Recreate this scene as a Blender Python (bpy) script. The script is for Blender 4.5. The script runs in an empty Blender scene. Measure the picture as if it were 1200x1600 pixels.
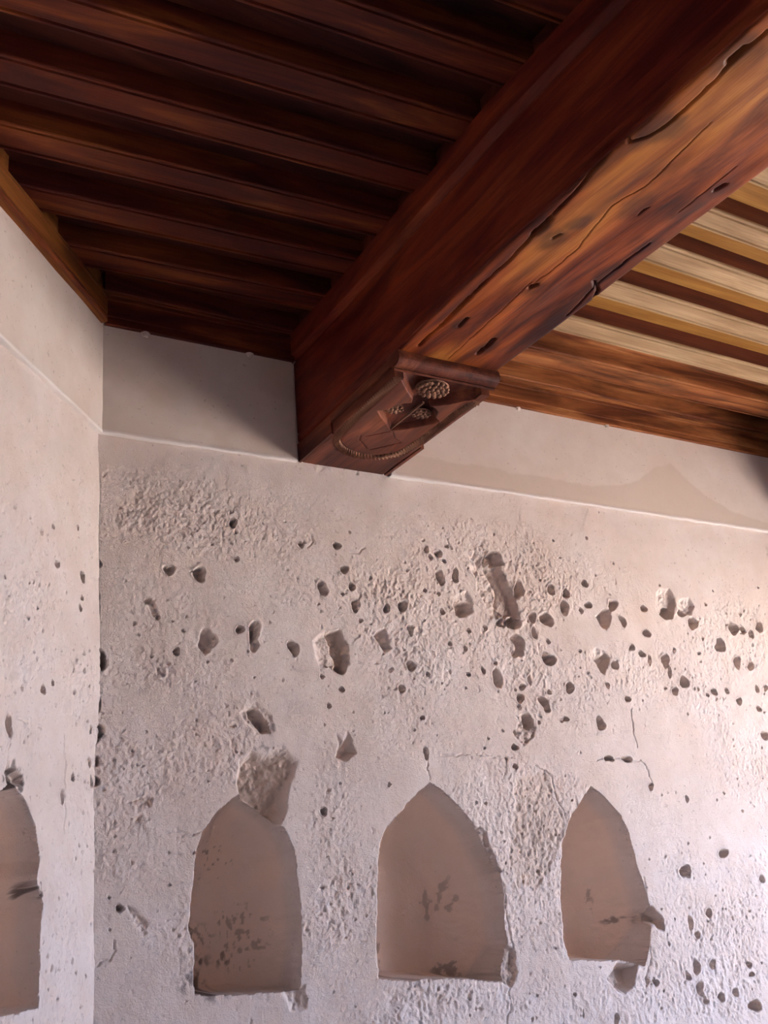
import bpy, bmesh, math, random
import numpy as np
from mathutils import Matrix, Vector

SC = bpy.context.scene
COL = SC.collection
R_ = np.random.default_rng(7)

# ------------------------------------------------------------------ camera
FPX, YAW, PITCH, ROLL = 1718.757, math.radians(32.9282), math.radians(19.5575), math.radians(-4.9077)
AZL = math.radians(41.3504)                      # direction of the left wall, from the back wall's normal
def _axes():
    cy, sy, cp, sp = math.cos(YAW), math.sin(YAW), math.cos(PITCH), math.sin(PITCH)
    f = np.array([sy*cp, cy*cp, sp]); r = np.array([cy, -sy, 0.0]); u = np.cross(r, f)
    c, s = math.cos(ROLL), math.sin(ROLL)
    return c*r + s*u, -s*r + c*u, f
CR, CU, CF = _axes()
CAM = np.array([-0.94454, -3.0, 1.6])
cam = bpy.data.cameras.new('camera')
cam.sensor_fit = 'VERTICAL'; cam.sensor_height = 24.0; cam.lens = FPX/1600*24.0
cam.clip_start = 0.05
camo = bpy.data.objects.new('camera', cam); COL.objects.link(camo)
m = Matrix(((CR[0], CU[0], -CF[0], CAM[0]), (CR[1], CU[1], -CF[1], CAM[1]), (CR[2], CU[2], -CF[2], CAM[2]), (0, 0, 0, 1)))
camo.matrix_world = m
SC.camera = camo

# ------------------------------------------------------------------ light
SC.view_settings.view_transform = 'Standard'
SC.view_settings.look = 'None'
SC.view_settings.gamma = 1.0
SC.view_settings.use_curve_mapping = False
SC.view_settings.exposure = 0.43
w = bpy.data.worlds.new('sky'); SC.world = w; w.use_nodes = True
bgn = w.node_tree.nodes['Background']
bgn.inputs[0].default_value = (0.50, 0.66, 1.0, 1); bgn.inputs[1].default_value = 16.0
DOOR_X, DOOR_Y0, DOOR_Y1, DOOR_Z, DOOR_S = 3.95, -2.85, -0.7, 2.4, 0.7   # wide window in the right wall, outside the picture
sun = bpy.data.lights.new('sun', 'SUN'); sun.energy = 76.0; sun.angle = math.radians(0.55); sun.color = (1.0, 0.915, 0.81)
suno = bpy.data.objects.new('sun', sun); COL.objects.link(suno)
suno.rotation_euler = Vector((0.12, -0.45, -0.85)).to_track_quat('-Z', 'Y').to_euler()
po = bpy.data.lights.new('window_portal', 'AREA'); po.shape = 'RECTANGLE'; po.size = DOOR_Y1-DOOR_Y0; po.size_y = DOOR_Z-DOOR_S
po.cycles.is_portal = True
poo = bpy.data.objects.new('window_portal', po); COL.objects.link(poo)
poo.location = (DOOR_X+0.02, (DOOR_Y0+DOOR_Y1)/2, (DOOR_Z+DOOR_S)/2)
poo.rotation_euler = Vector((-1, 0, 0)).to_track_quat('-Z', 'Z').to_euler()

# ------------------------------------------------------------------ helpers: image point -> place
def ray(x, y): return CF*FPX + CR*(x-600.0) - CU*(y-800.0)
def at_back(x, y):                              # -> (s, z) on the back wall
    d = ray(x, y); p = CAM + d*(0-CAM[1])/d[1]; return p[0], p[2]
NL = np.array([math.cos(AZL), -math.sin(AZL), 0.0])       # left wall normal, into the room
TL = np.array([-math.sin(AZL), -math.cos(AZL), 0.0])      # along the left wall, towards the camera
def at_left(x, y):
    d = ray(x, y); p = CAM - d*(CAM@NL)/(d@NL); return p@TL, p[2]
def at_z(x, y, z):
    d = ray(x, y); p = CAM + d*(z-CAM[2])/d[2]; return p[0], p[1]

# ------------------------------------------------------------------ helpers: noise, distances
_T = {}
def vnoise(x, y, seed=0):
    if seed not in _T: _T[seed] = np.random.default_rng(seed+100).random((256, 256)).astype(np.float32)
    T = _T[seed]
    xi = np.floor(x).astype(np.int64); yi = np.floor(y).astype(np.int64)
    fx = (x-xi).astype(np.float32); fy = (y-yi).astype(np.float32)
    fx = fx*fx*(3-2*fx); fy = fy*fy*(3-2*fy)
    x0 = xi & 255; x1 = (xi+1) & 255; y0 = yi & 255; y1 = (yi+1) & 255
    a = T[x0, y0]; b = T[x1, y0]; c = T[x0, y1]; d = T[x1, y1]
    return (a+(b-a)*fx)*(1-fy) + (c+(d-c)*fx)*fy
def fbm(x, y, seed=0, oct=4, gain=0.5):
    v = 0; a = 1; t = 0
    for o in range(oct):
        v = v + a*vnoise(x*2**o, y*2**o, seed+o); t += a; a *= gain
    return v/t
def sstep(a, b, x):
    t = np.clip((x-a)/(b-a), 0, 1); return t*t*(3-2*t)
def segdist(px, py, pts, closed=False):
    pts = np.asarray(pts, float); n = len(pts); best = np.full(px.shape, 1e9)
    for i in range(n if closed else n-1):
        a = pts[i]; b = pts[(i+1) % n]; d = b-a; L = max(d@d, 1e-12)
        t = np.clip(((px-a[0])*d[0]+(py-a[1])*d[1])/L, 0, 1)
        best = np.minimum(best, (px-a[0]-t*d[0])**2+(py-a[1]-t*d[1])**2)
    return np.sqrt(best)
def inside(px, py, pts):
    pts = np.asarray(pts, float); n = len(pts); r = np.zeros(px.shape, bool)
    for i in range(n):
        x0, y0 = pts[i]; x1, y1 = pts[(i+1) % n]
        if y0 == y1: continue
        c = ((y0 > py) != (y1 > py)) & (px < (x1-x0)*(py-y0)/(y1-y0)+x0)
        r ^= c
    return r
def sdf(px, py, pts):                            # positive inside
    d = segdist(px, py, pts, True); return np.where(inside(px, py, pts), d, -d)

# ------------------------------------------------------------------ helpers: meshes
def link(name, me, mat=None, parent=None):
    o = bpy.data.objects.new(name, me); COL.objects.link(o)
    if mat is not None and me is not None:
        if len(me.materials) == 0: me.materials.append(mat)
    if parent is not None: o.parent = parent
    return o
def mesh_np(name, V, F, smooth=True):
    me = bpy.data.meshes.new(name); V = np.asarray(V, np.float32); F = np.asarray(F, np.int32)
    me.vertices.add(len(V)); me.vertices.foreach_set('co', V.ravel())
    k = F.shape[1]; me.loops.add(F.size); me.loops.foreach_set('vertex_index', F.ravel())
    me.polygons.add(len(F)); me.polygons.foreach_set('loop_start', np.arange(0, F.size, k, dtype=np.int32))
    me.polygons.foreach_set('loop_total', np.full(len(F), k, np.int32))
    me.update(calc_edges=True); me.validate()
    if smooth: me.polygons.foreach_set('use_smooth', np.ones(len(F), bool))
    return me
def grid_faces(nu, nv):                          # vertex index = i*nv + j
    i, j = np.meshgrid(np.arange(nu-1), np.arange(nv-1), indexing='ij'); a = (i*nv+j).ravel()
    return np.stack([a, a+nv, a+nv+1, a+1], 1)
def attr(me, name, vals):
    at = me.attributes.new(name, 'FLOAT', 'POINT'); at.data.foreach_set('value', np.asarray(vals, np.float32).ravel())
def tag(o, label=None, cat=None, group=None, kind=None):
    if label: o['label'] = label
    if cat: o['category'] = cat
    if group: o['group'] = group
    if kind: o['kind'] = kind
    return o
def box_bm(bm, x0, x1, y0, y1, z0, z1):
    vs = [bm.verts.new(p) for p in ((x0,y0,z0),(x1,y0,z0),(x1,y1,z0),(x0,y1,z0),(x0,y0,z1),(x1,y0,z1),(x1,y1,z1),(x0,y1,z1))]
    for f in ((0,3,2,1),(4,5,6,7),(0,1,5,4),(1,2,6,5),(2,3,7,6),(3,0,4,7)): bm.faces.new([vs[i] for i in f])
def prism_bm(bm, poly, z0, z1):
    a = [bm.verts.new((p[0], p[1], z0)) for p in poly]; b = [bm.verts.new((p[0], p[1], z1)) for p in poly]; n = len(poly)
    bm.faces.new(a[::-1]); bm.faces.new(b)
    for i in range(n): bm.faces.new((a[i], a[(i+1) % n], b[(i+1) % n], b[i]))
def bm_obj(name, bm, mat, parent=None, smooth=False):
    bmesh.ops.recalc_face_normals(bm, faces=bm.faces)
    me = bpy.data.meshes.new(name); bm.to_mesh(me); bm.free()
    if smooth:
        for p in me.polygons: p.use_smooth = True
    return link(name, me, mat, parent)
def extrude_profile(name, prof, L, mat, parent=None, x0=0.0):
    """closed profile in (y,z), extruded along local x from x0 to x0+L"""
    bm = bmesh.new(); n = len(prof)
    a = [bm.verts.new((x0, p[0], p[1])) for p in prof]; b = [bm.verts.new((x0+L, p[0], p[1])) for p in prof]
    bm.faces.new(a); bm.faces.new(b[::-1])
    for i in range(n): bm.faces.new((a[i], b[i], b[(i+1) % n], a[(i+1) % n]))
    return bm_obj(name, bm, mat, parent)

# ------------------------------------------------------------------ materials
def new_mat(name):
    m = bpy.data.materials.new(name); m.use_nodes = True
    nt = m.node_tree; b = nt.nodes['Principled BSDF']; return m, nt, b
def N(nt, t, **kw):
    n = nt.nodes.new(t)
    for k, v in kw.items(): setattr(n, k, v)
    return n
def ramp(nt, stops):
    r = N(nt, 'ShaderNodeValToRGB'); e = r.color_ramp.elements
    while len(e) < len(stops): e.new(0.5)
    for el, (p, c) in zip(e, stops): el.position = p; el.color = (*c, 1)
    return r
def mixc(nt, fac, a, b, blend='MIX'):
    n = N(nt, 'ShaderNodeMix', data_type='RGBA', blend_type=blend)
    for s, v in ((n.inputs[0], fac), (n.inputs[6], a), (n.inputs[7], b)):
        if hasattr(v, 'links'): nt.links.new(v, s)
        elif isinstance(v, tuple): s.default_value = (*v, 1)
        else: s.default_value = v
    return n.outputs[2]
def noise(nt, vec, scale, detail=4, rough=0.55, dist=0.0):
    n = N(nt, 'ShaderNodeTexNoise'); n.inputs['Scale'].default_value = scale; n.inputs['Detail'].default_value = detail
    n.inputs['Roughness'].default_value = rough; n.inputs['Distortion'].default_value = dist
    nt.links.new(vec, n.inputs['Vector']); return n.outputs['Fac']

def plaster(name, c0, c1, tan, dirt=(0.05, 0.03, 0.025), bump=0.6, fine=200, inner=None):
    m, nt, b = new_mat(name); tc = N(nt, 'ShaderNodeTexCoord').outputs['Object']
    n1 = noise(nt, tc, 2.2, 5, 0.6); n2 = noise(nt, tc, 11, 5, 0.6); n3 = noise(nt, tc, fine, 3, 0.6)
    r1 = N(nt, 'ShaderNodeMapRange'); r1.inputs[1].default_value = 0.36; r1.inputs[2].default_value = 0.64; nt.links.new(n1, r1.inputs[0])
    col = mixc(nt, r1.outputs[0], c0, c1)
    r2 = N(nt, 'ShaderNodeMapRange'); r2.inputs[1].default_value = 0.4; r2.inputs[2].default_value = 0.7; r2.inputs[4].default_value = 0.35; nt.links.new(n2, r2.inputs[0])
    col = mixc(nt, r2.outputs[0], col, tan)
    sp = N(nt, 'ShaderNodeMapRange'); sp.inputs[1].default_value = 0.66; sp.inputs[2].default_value = 0.74; sp.inputs[4].default_value = 0.35
    nt.links.new(noise(nt, tc, 75, 2, 0.5), sp.inputs[0]); col = mixc(nt, sp.outputs[0], col, (0.16, 0.11, 0.09))
    at = N(nt, 'ShaderNodeAttribute', attribute_name='tan'); col = mixc(nt, at.outputs['Fac'], col, tan)
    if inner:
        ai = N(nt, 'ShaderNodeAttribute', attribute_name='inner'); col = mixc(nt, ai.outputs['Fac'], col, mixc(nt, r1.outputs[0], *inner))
    ad = N(nt, 'ShaderNodeAttribute', attribute_name='dirt'); col = mixc(nt, ad.outputs['Fac'], col, dirt)
    nt.links.new(col, b.inputs['Base Color']); b.inputs['Roughness'].default_value = 0.93; b.inputs['Specular IOR Level'].default_value = 0.15
    bp = N(nt, 'ShaderNodeBump'); bp.inputs['Strength'].default_value = bump; bp.inputs['Distance'].default_value = 0.004
    nt.links.new(n3, bp.inputs['Height']); nt.links.new(bp.outputs[0], b.inputs['Normal'])
    return m
PL_LOW = plaster('rough lime plaster', (0.605, 0.502, 0.45), (0.685, 0.592, 0.548), (0.53, 0.41, 0.335), inner=((0.72, 0.545, 0.445), (0.77, 0.61, 0.515)))
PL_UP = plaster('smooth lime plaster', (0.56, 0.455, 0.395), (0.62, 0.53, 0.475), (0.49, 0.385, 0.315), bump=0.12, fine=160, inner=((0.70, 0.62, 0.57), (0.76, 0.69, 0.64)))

def wood(name, axis, dark, mid, light, rough=0.45, blot=0.7, blotscale=3.0, bump=0.25, spec=0.12, lo=0.36, hi=0.66, worn=None):
    m, nt, b = new_mat(name); tc = N(nt, 'ShaderNodeTexCoord').outputs['Object']
    oi = N(nt, 'ShaderNodeObjectInfo'); ad = N(nt, 'ShaderNodeVectorMath', operation='MULTIPLY_ADD')
    cmb = N(nt, 'ShaderNodeCombineXYZ')
    for i in range(3): nt.links.new(oi.outputs['Random'], cmb.inputs[i])
    nt.links.new(cmb.outputs[0], ad.inputs[0]); ad.inputs[1].default_value = (13.0, 7.0, 5.0); nt.links.new(tc, ad.inputs[2])
    def mp(along, across):
        mm = N(nt, 'ShaderNodeMapping'); s = [across]*3; s[axis] = along; mm.inputs['Scale'].default_value = s
        nt.links.new(ad.outputs[0], mm.inputs['Vector']); return mm.outputs[0]
    g = noise(nt, mp(1.1, 9), 1.6, 4, 0.55, 0.8)
    rr = ramp(nt, [(lo, dark), ((lo+hi)/2, mid), (hi, light)]); nt.links.new(g, rr.inputs[0])
    bl = noise(nt, mp(0.8, 2.2), blotscale, 4, 0.6, 0.4)
    br = N(nt, 'ShaderNodeMapRange'); br.inputs[1].default_value = 0.5; br.inputs[2].default_value = 0.72; br.inputs[4].default_value = blot
    nt.links.new(bl, br.inputs[0]); col = mixc(nt, br.outputs[0], rr.outputs[0], tuple(c*0.35 for c in dark))
    if worn:
        aw = N(nt, 'ShaderNodeAttribute', attribute_name='worn'); wr = ramp(nt, [(0.3, worn[0]), (0.62, worn[1])]); nt.links.new(g, wr.inputs[0])
        col = mixc(nt, aw.outputs['Fac'], col, wr.outputs[0])
        ak = N(nt, 'ShaderNodeAttribute', attribute_name='knot'); col = mixc(nt, ak.outputs['Fac'], col, (0.022, 0.007, 0.008))
    fg = noise(nt, mp(5, 170), 1.0, 4, 0.6)
    fr = N(nt, 'ShaderNodeMapRange'); fr.inputs[1].default_value = 0.35; fr.inputs[2].default_value = 0.7; fr.inputs[3].default_value = 0.84; fr.inputs[4].default_value = 1.10
    nt.links.new(fg, fr.inputs[0]); col = mixc(nt, 1.0, col, fr.outputs[0], 'MULTIPLY')
    nt.links.new(col, b.inputs['Base Color']); b.inputs['Roughness'].default_value = rough; b.inputs['Specular IOR Level'].default_value = spec
    bp = N(nt, 'ShaderNodeBump'); bp.inputs['Strength'].default_value = bump; bp.inputs['Distance'].default_value = 0.003
    nt.links.new(fg, bp.inputs['Height']); nt.links.new(bp.outputs[0], b.inputs['Normal'])
    return m
W_BEAM = wood('lit worn orange beam wood', 1, (0.055, 0.009, 0.007), (0.20, 0.040, 0.011), (0.34, 0.085, 0.018), rough=0.5, blot=0.7, blotscale=2.6, worn=((0.22, 0.055, 0.013), (0.52, 0.20, 0.040)))
W_BEAMS = wood('shaded red beam wood', 1, (0.075, 0.012, 0.009), (0.145, 0.024, 0.013), (0.23, 0.046, 0.017), rough=0.42, blot=0.5, blotscale=2.6)  # darker copy of W_BEAM for the sides, their shade put into the colour
W_JOIST = wood('dark red joist wood', 0, (0.058, 0.011, 0.008), (0.105, 0.021, 0.010), (0.20, 0.052, 0.015), rough=0.45, blot=0.4)
W_SIDE = wood('brown red joist wood', 0, (0.070, 0.016, 0.010), (0.105, 0.025, 0.013), (0.14, 0.037, 0.017), rough=0.5, blot=0.3)
W_PALE = wood('bleached soffit wood', 0, (0.27, 0.165, 0.085), (0.36, 0.235, 0.13), (0.43, 0.295, 0.17), rough=0.6, blot=0.2, spec=0.12)
W_RAW = wood('brown orange plate wood', 0, (0.10, 0.026, 0.011), (0.24, 0.078, 0.026), (0.38, 0.15, 0.055), rough=0.5, blot=0.8)
W_LEDGE = wood('orange ledger wood', 0, (0.11, 0.030, 0.009), (0.22, 0.070, 0.017), (0.31, 0.115, 0.03), rough=0.45, blot=0.4)
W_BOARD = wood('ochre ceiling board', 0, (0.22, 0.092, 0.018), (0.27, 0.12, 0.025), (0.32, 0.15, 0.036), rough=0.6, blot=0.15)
W_BOARDD = wood('shaded ceiling board', 0, (0.03, 0.007, 0.005), (0.06, 0.014, 0.008), (0.09, 0.022, 0.01), rough=0.6)  # left bay boards: darker copy of the ochre ones, shade put into the colour
W_CORB = wood('carved corbel wood', 1, (0.060, 0.016, 0.011), (0.13, 0.036, 0.021), (0.24, 0.075, 0.036), rough=0.45, blot=0.5, blotscale=4)
W_CARVE = wood('worn carving wood', 1, (0.13, 0.055, 0.034), (0.26, 0.125, 0.075), (0.40, 0.22, 0.14), rough=0.6, blot=0.2)
def plain(name, c0, c1, scale=3.0):
    m, nt, b = new_mat(name); tc = N(nt, 'ShaderNodeTexCoord').outputs['Object']
    col = mixc(nt, noise(nt, tc, scale, 5, 0.6), c0, c1); nt.links.new(col, b.inputs['Base Color']); b.inputs['Roughness'].default_value = 0.9
    return m
M_FLOOR = plain('earth floor', (0.42, 0.35, 0.29), (0.52, 0.44, 0.37))
M_GROUND = plain('pale sandy ground', (0.58, 0.51, 0.43), (0.66, 0.58, 0.50))

# ------------------------------------------------------------------ wall relief
Z_LEDGE, Z_TOP, BAND = 3.004, 3.372, 0.014
def line(a, b, st): return np.linspace(a, b, max(2, int(round((b-a)/st))+1))
CELL = 0.0032

class Relief:
    def __init__(self, s, z, conv, seed):
        self.S, self.Z = np.meshgrid(s, z, indexing='ij'); self.s = s; self.z = z; self.conv = conv
        S, Z = self.S, self.Z
        self.d = np.zeros(S.shape); self.tan = np.zeros(S.shape); self.dirt = np.zeros(S.shape); self.inner = np.zeros(S.shape); self.seed = seed
        # slow undulation of the hand-laid plaster
        self.d += (fbm(S*2.2, Z*2.2, seed, 3)-0.5)*0.020 + (fbm(S*9, Z*7, seed+5, 3)-0.5)*0.006
        self.wx = (fbm(S*26, Z*26, seed+9, 3)-0.5); self.wz = (fbm(S*26, Z*26, seed+13, 3)-0.5)
    def win(self, s0, s1, z0, z1):
        i0, i1 = np.searchsorted(self.s, [s0, s1]); j0, j1 = np.searchsorted(self.z, [z0, z1])
        return (slice(max(i0-1, 0), i1+1), slice(max(j0-1, 0), j1+1))
    def px(self, pts): return np.array([self.conv(*p) for p in pts])
    def scale(self, x, y):
        a = np.array(self.conv(x, y)); b = np.array(self.conv(x+1, y)); c = np.array(self.conv(x, y+1))
        return abs(b[0]-a[0]), abs(c[1]-a[1])
    def hole(self, x, y, rx, ry=None, rot=0.0, k=1.0, rnd=None):
        ry = rx if ry is None else ry
        c = self.conv(x, y); sx, sz = self.scale(x, y); a = rx*sx*1.06; b = ry*sz*1.06
        R = max(a, b)*1.8+0.01; w = self.win(c[0]-R, c[0]+R, c[1]-R, c[1]+R)
        u = self.S[w]-c[0]; v = self.Z[w]-c[1]
        u = u + self.wx[w]*min(a, b)*0.8; v = v + self.wz[w]*min(a, b)*0.8
        cr, sr = math.cos(rot), math.sin(rot); uu = (u*cr+v*sr)/a; vv = (-u*sr+v*cr)/b
        th = np.arctan2(vv, uu); p0, p1 = (x*1.7+y) % 6.28, (x+y*2.3) % 6.28
        t = np.sqrt(uu*uu+vv*vv)/(1+0.13*np.sin(2*th+p0)+0.10*np.sin(3*th+p1))
        dep = k*(2.3*min(a, b)+0.008)
        self.d[w] = np.maximum(self.d[w], self.d[w]*0 + dep*(1-sstep(0.62, 1.06, t)) + self.d[w]*sstep(0.62, 1.06, t))
        # slightly raised crumbled lip
        self.d[w] -= 0.0016*np.exp(-((t-1.22)/0.16)**2)*(1 if k > .5 else .5)
    def chip(self, pts, depth, edge=0.010, tan=0.5, rough=0.006, tilt=(0, 0)):
        P = self.px(pts); lo = P.min(0)-0.05; hi = P.max(0)+0.05; w = self.win(lo[0], hi[0], lo[1], hi[1])
        u = self.S[w]+self.wx[w]*0.026; v = self.Z[w]+self.wz[w]*0.026
        f = sdf(u, v, P); t = sstep(-edge*0.3, edge, f)
        c = P.mean(0); dd = depth*(1 + tilt[0]*(u-c[0])/(hi[0]-lo[0])*2 + tilt[1]*(v-c[1])/(hi[1]-lo[1])*2)
        dd = np.maximum(dd, 0.002) + (fbm(self.S[w]*70, self.Z[w]*70, self.seed+31, 3)-0.5)*rough*2
        self.d[w] += dd*t; self.tan[w] = np.maximum(self.tan[w], tan*t)
    def crack(self, pts, wpx=1.1, depth=0.0045):
        P = self.px(pts); lo = P.min(0)-0.03; hi = P.max(0)+0.03; w = self.win(lo[0], hi[0], lo[1], hi[1])
        u = self.S[w]+self.wx[w]*0.03; v = self.Z[w]+self.wz[w]*0.03
        ww = wpx*self.scale(*pts[0])[1]; self.d[w] += depth*np.exp(-(segdist(u, v, P)/ww)**2)
    def blob(self, x, y, rx, ry=None, soft=0.6):
        ry = rx if ry is None else ry; c = self.conv(x, y); sx, sz = self.scale(x, y)
        t = np.hypot((self.S-c[0])/(rx*sx), (self.Z-c[1])/(ry*sz)) + self.wx*0.8
        return 1-sstep(1-soft, 1+soft*0.4, t)
    def grime(self, x, y, rx, ry, amt, fr=60, lo=0.5, hi=0.62):
        c = self.conv(x, y); sx, sz = self.scale(x, y); w = self.win(c[0]-1.6*rx*sx, c[0]+1.6*rx*sx, c[1]-1.6*ry*sz, c[1]+1.6*ry*sz)
        t = np.hypot((self.S[w]-c[0])/(rx*sx), (self.Z[w]-c[1])/(ry*sz))
        n = fbm(self.S[w]*fr, self.Z[w]*fr*0.7, self.seed+41, 4)
        self.dirt[w] = np.maximum(self.dirt[w], amt*sstep(lo, hi, n-0.22*t+0.1)*(1-sstep(0.7, 1.4, t)))
    def niche(self, P, zbot, depth, wside, wbot=0.02, wob=0.010):
        """recess with steep rounded reveals and an apse-like back; returns the inside field"""
        lo = P.min(0)-0.06; hi = P.max(0)+0.06; w = self.win(lo[0], hi[0], lo[1], hi[1])
        u = self.S[w]+self.wx[w]*wob; v = self.Z[w]+self.wz[w]*wob
        f = sdf(u, v, P)
        # distance to the sides only: push the floor far down
        Q = P.copy(); Q[:, 1] = np.where(P[:, 1] < zbot+0.05, P[:, 1]-1.0, P[:, 1]); g = sdf(u, v, Q)
        ts = np.clip((g+0.002)/wside, 0, 1); ps = np.sqrt(np.clip(1-(1-ts)**2.3, 0, 1))
        tb = np.clip((f+0.002)/wbot, 0, 1); pb = np.where(g > f+1e-6, np.sqrt(np.clip(1-(1-tb)**2, 0, 1)), 1.0)
        dd = depth*np.minimum(ps, pb) + 0.006*(fbm(u*12, v*12, self.seed+51, 3)-0.5)*np.clip(f/0.02, 0, 1)
        keep = self.d[w]*np.where(f > 0, 0.3, 1.0)
        self.d[w] = np.where(f > -0.002, np.maximum(dd, 0)+keep, self.d[w])
        self.inner[w] = np.maximum(self.inner[w], sstep(-0.001, 0.012, f)); full = np.full(self.S.shape, -1.0); full[w] = f
        return full
    def build(self, name, place, mats, niches, kindmat):
        """place(s, z, d) -> xyz arrays; niches: list of inside fields -> child meshes"""
        nu, nv = self.S.shape; V = place(self.S, self.Z, self.d).reshape(-1, 3); F = grid_faces(nu, nv)
        G = V.reshape(nu, nv, 3); du = np.gradient(G, axis=0); dv = np.gradient(G, axis=1); NV = np.cross(du, dv).reshape(-1, 3)
        NV /= np.maximum(np.linalg.norm(NV, axis=1, keepdims=True), 1e-12)
        if (NV.mean(0) @ np.asarray(kindmat)) < 0: NV = -NV; F = F[:, ::-1]
        which = np.zeros(len(F), int)
        for k, f in enumerate(niches):
            m_ = f.ravel()[F].min(1) > 0.004; which[m_] = k+1
        out = []
        for k in range(len(niches)+1):
            Fk = F[which == k]; ids = np.unique(Fk); mp = np.full(len(V), -1); mp[ids] = np.arange(len(ids))
            me = mesh_np(name if k == 0 else 'niche', V[ids], mp[Fk])
            attr(me, 'tan', self.tan.ravel()[ids]); attr(me, 'dirt', self.dirt.ravel()[ids]); attr(me, 'inner', self.inner.ravel()[ids])
            me.normals_split_custom_set_from_vertices(NV[ids])
            out.append(link(name if k == 0 else 'niche', me, mats[0] if k == 0 else mats[1], None if k == 0 else out[0]))
        return out

# ---- back wall -----------------------------------------------------
s = np.concatenate([line(-0.08, 3.2, CELL), line(3.2, DOOR_X+0.4, 0.2)[1:]])
z = np.concatenate([line(0, 1.0, 0.1)[:-1], line(1.0, 3.03, CELL), line(3.03, 3.62, 0.12)[1:]])
B = Relief(s, z, at_back, 1)
# rough and smooth fields of the render coat
mask = 0.30 + 0.9*sstep(0.46, 0.62, fbm(B.S*2.6, B.Z*3.2, 77, 4))
for x, y, rx, ry, a in [(838, 1310, 45, 95, 0.35), (330, 830, 190, 45, 0.9), (560, 930, 120, 70, 0.6), (850, 900, 130, 50, 0.7),
                        (520, 1330, 40, 200, 0.7), (1010, 1560, 200, 60, 0.9), (380, 1400, 60, 200, 0.1), (700, 1570, 200, 40, 0.7),
                        (890, 1060, 90, 60, 0.5), (1100, 1500, 120, 110, 0.8), (640, 1080, 60, 140, 0.5), (250, 950, 90, 70, 0.4)]:
    mask += a*B.blob(x, y, rx, ry)
for x, y, rx, ry in [(1070, 1190, 70, 110), (1130, 1290, 110, 60), (230, 1110, 70, 50), (470, 965, 40, 24), (600, 770, 700, 22), (1080, 880, 200, 20), (650, 1210, 60, 40)]:
    mask *= 1-0.85*B.blob(x, y, rx, ry)
g = 0.62*fbm(B.S*115, B.Z*92, 201, 2, 0.6)+0.38*fbm(B.S*44, B.Z*34, 211, 2); g2 = np.abs(fbm(B.S*110, B.Z*70, 231, 3)-0.5)
B.d -= np.minimum(mask, 1.7)*((g-0.5)*0.0074 + 0.004*(0.12-np.minimum(g2, 0.12)))
pits = fbm(B.S*62, B.Z*62, 261, 2); B.d += 0.007*sstep(0.82, 0.92, pits)*np.clip(mask, 0, 1)

# chips and broken patches (outlines in picture points)
B.chip([(731,865),(744,860),(763,879),(785,920),(786,962),(769,967),(754,934),(742,898)], 0.016, 0.016, 0.15, 0.008, (0.5, 0))
B.chip([(759,880),(782,886),(792,912),(806,932),(812,962),(787,966),(780,943),(779,920),(768,900)], 0.032, 0.012, 0.35, 0.003)
B.chip([(491,1000),(512,986),(534,984),(546,1007),(546,1040),(540,1053),(525,1051),(500,1039)], 0.014, 0.012, 0.3, 0.006)
B.chip([(511,990),(534,984),(545,1008),(544,1040),(528,1045),(517,1012)], 0.022, 0.008, 0.7, 0.006)
B.chip([(583,995),(590,984),(600,984),(612,1014),(605,1018),(591,1007)], 0.038, 0.016, 0.2, 0.003, (0.5, -.2))
B.chip([(527,1181),(529,1146),(539,1156),(546,1142),(556,1178),(541,1187)], 0.030, 0.018, 0.2, 0.004, (0, -0.7))
B.chip([(388,1113),(398,1109),(415,1122),(421,1146),(408,1146),(398,1128)], 0.045, 0.008, 0.3, 0.004)
B.chip([(372,1112),(400,1100),(425,1118),(428,1140),(400,1150)], 0.006, 0.01, 0.2, 0.004)
B.chip([(930,964),(945,953),(953,955),(950,975),(946,985),(936,976)], 0.045, 0.010, 0.2, 0.003)
B.chip([(927,1030),(945,1022),(952,1030),(946,1044),(944,1055),(937,1048)], 0.036, 0.012, 0.3, 0.004, (0.2, 0))
B.chip([(918,1022),(930,1015),(950,1020),(930,1036)], 0.008, 0.012, 0.0, 0.006)
B.chip([(1024,925),(1045,922),(1056,934),(1052,966),(1034,968),(1026,952)], 0.020, 0.014, 0.05, 0.008, (0.3, -0.6))
B.chip([(1058,940),(1075,932),(1084,946),(1079,962),(1062,964)], 0.014, 0.012, 0.05, 0.008, (0, -0.6))
B.chip([(708,945),(714,928),(732,925),(740,945),(730,964),(720,960)], 0.010, 0.012, 0.1, 0.007)
B.chip([(806,1118),(822,1112),(836,1135),(834,1152),(818,1166),(806,1150)], 0.006, 0.008, 0.1, 0.010)
B.chip([(372,1242),(371,1215),(376,1187),(398,1178),(440,1168),(468,1190),(455,1222),(446,1268),(436,1290),(408,1275),(384,1252)], 0.040, 0.022, 0.85, 0.008, (-0.9, -0.5))
B.chip([(196,1252),(214,1246),(236,1250),(232,1262),(212,1264)], 0.010, 0.008, 0.5, 0.010)
B.chip([(205,1278),(220,1276),(222,1290),(208,1292)], 0.005, 0.008, 0.3, 0.008)
B.chip([(196,1412),(214,1420),(230,1440),(226,1456),(206,1440)], 0.006, 0.008, 0.2, 0.010)
B.chip([(806,1215),(850,1205),(885,1290),(872,1340),(838,1390),(808,1385),(795,1330)], 0.004, 0.010, 0.55, 0.0035)
B.chip([(738,1290),(760,1300),(782,1360),(774,1376),(756,1345)], 0.012, 0.008, 0.2, 0.012)
B.chip([(947,1530),(962,1505),(996,1505),(988,1540),(972,1556),(958,1542)], 0.05, 0.016, 0.45, 0.006, (0, 0.7))
B.chip([(786,1475),(800,1480),(812,1520),(800,1545),(786,1540)], 0.016, 0.010, 0.3, 0.010)
B.chip([(600,1545),(640,1540),(690,1550),(740,1542),(735,1575),(660,1580),(610,1575)], 0.004, 0.016, 0.1, 0.004)
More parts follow.
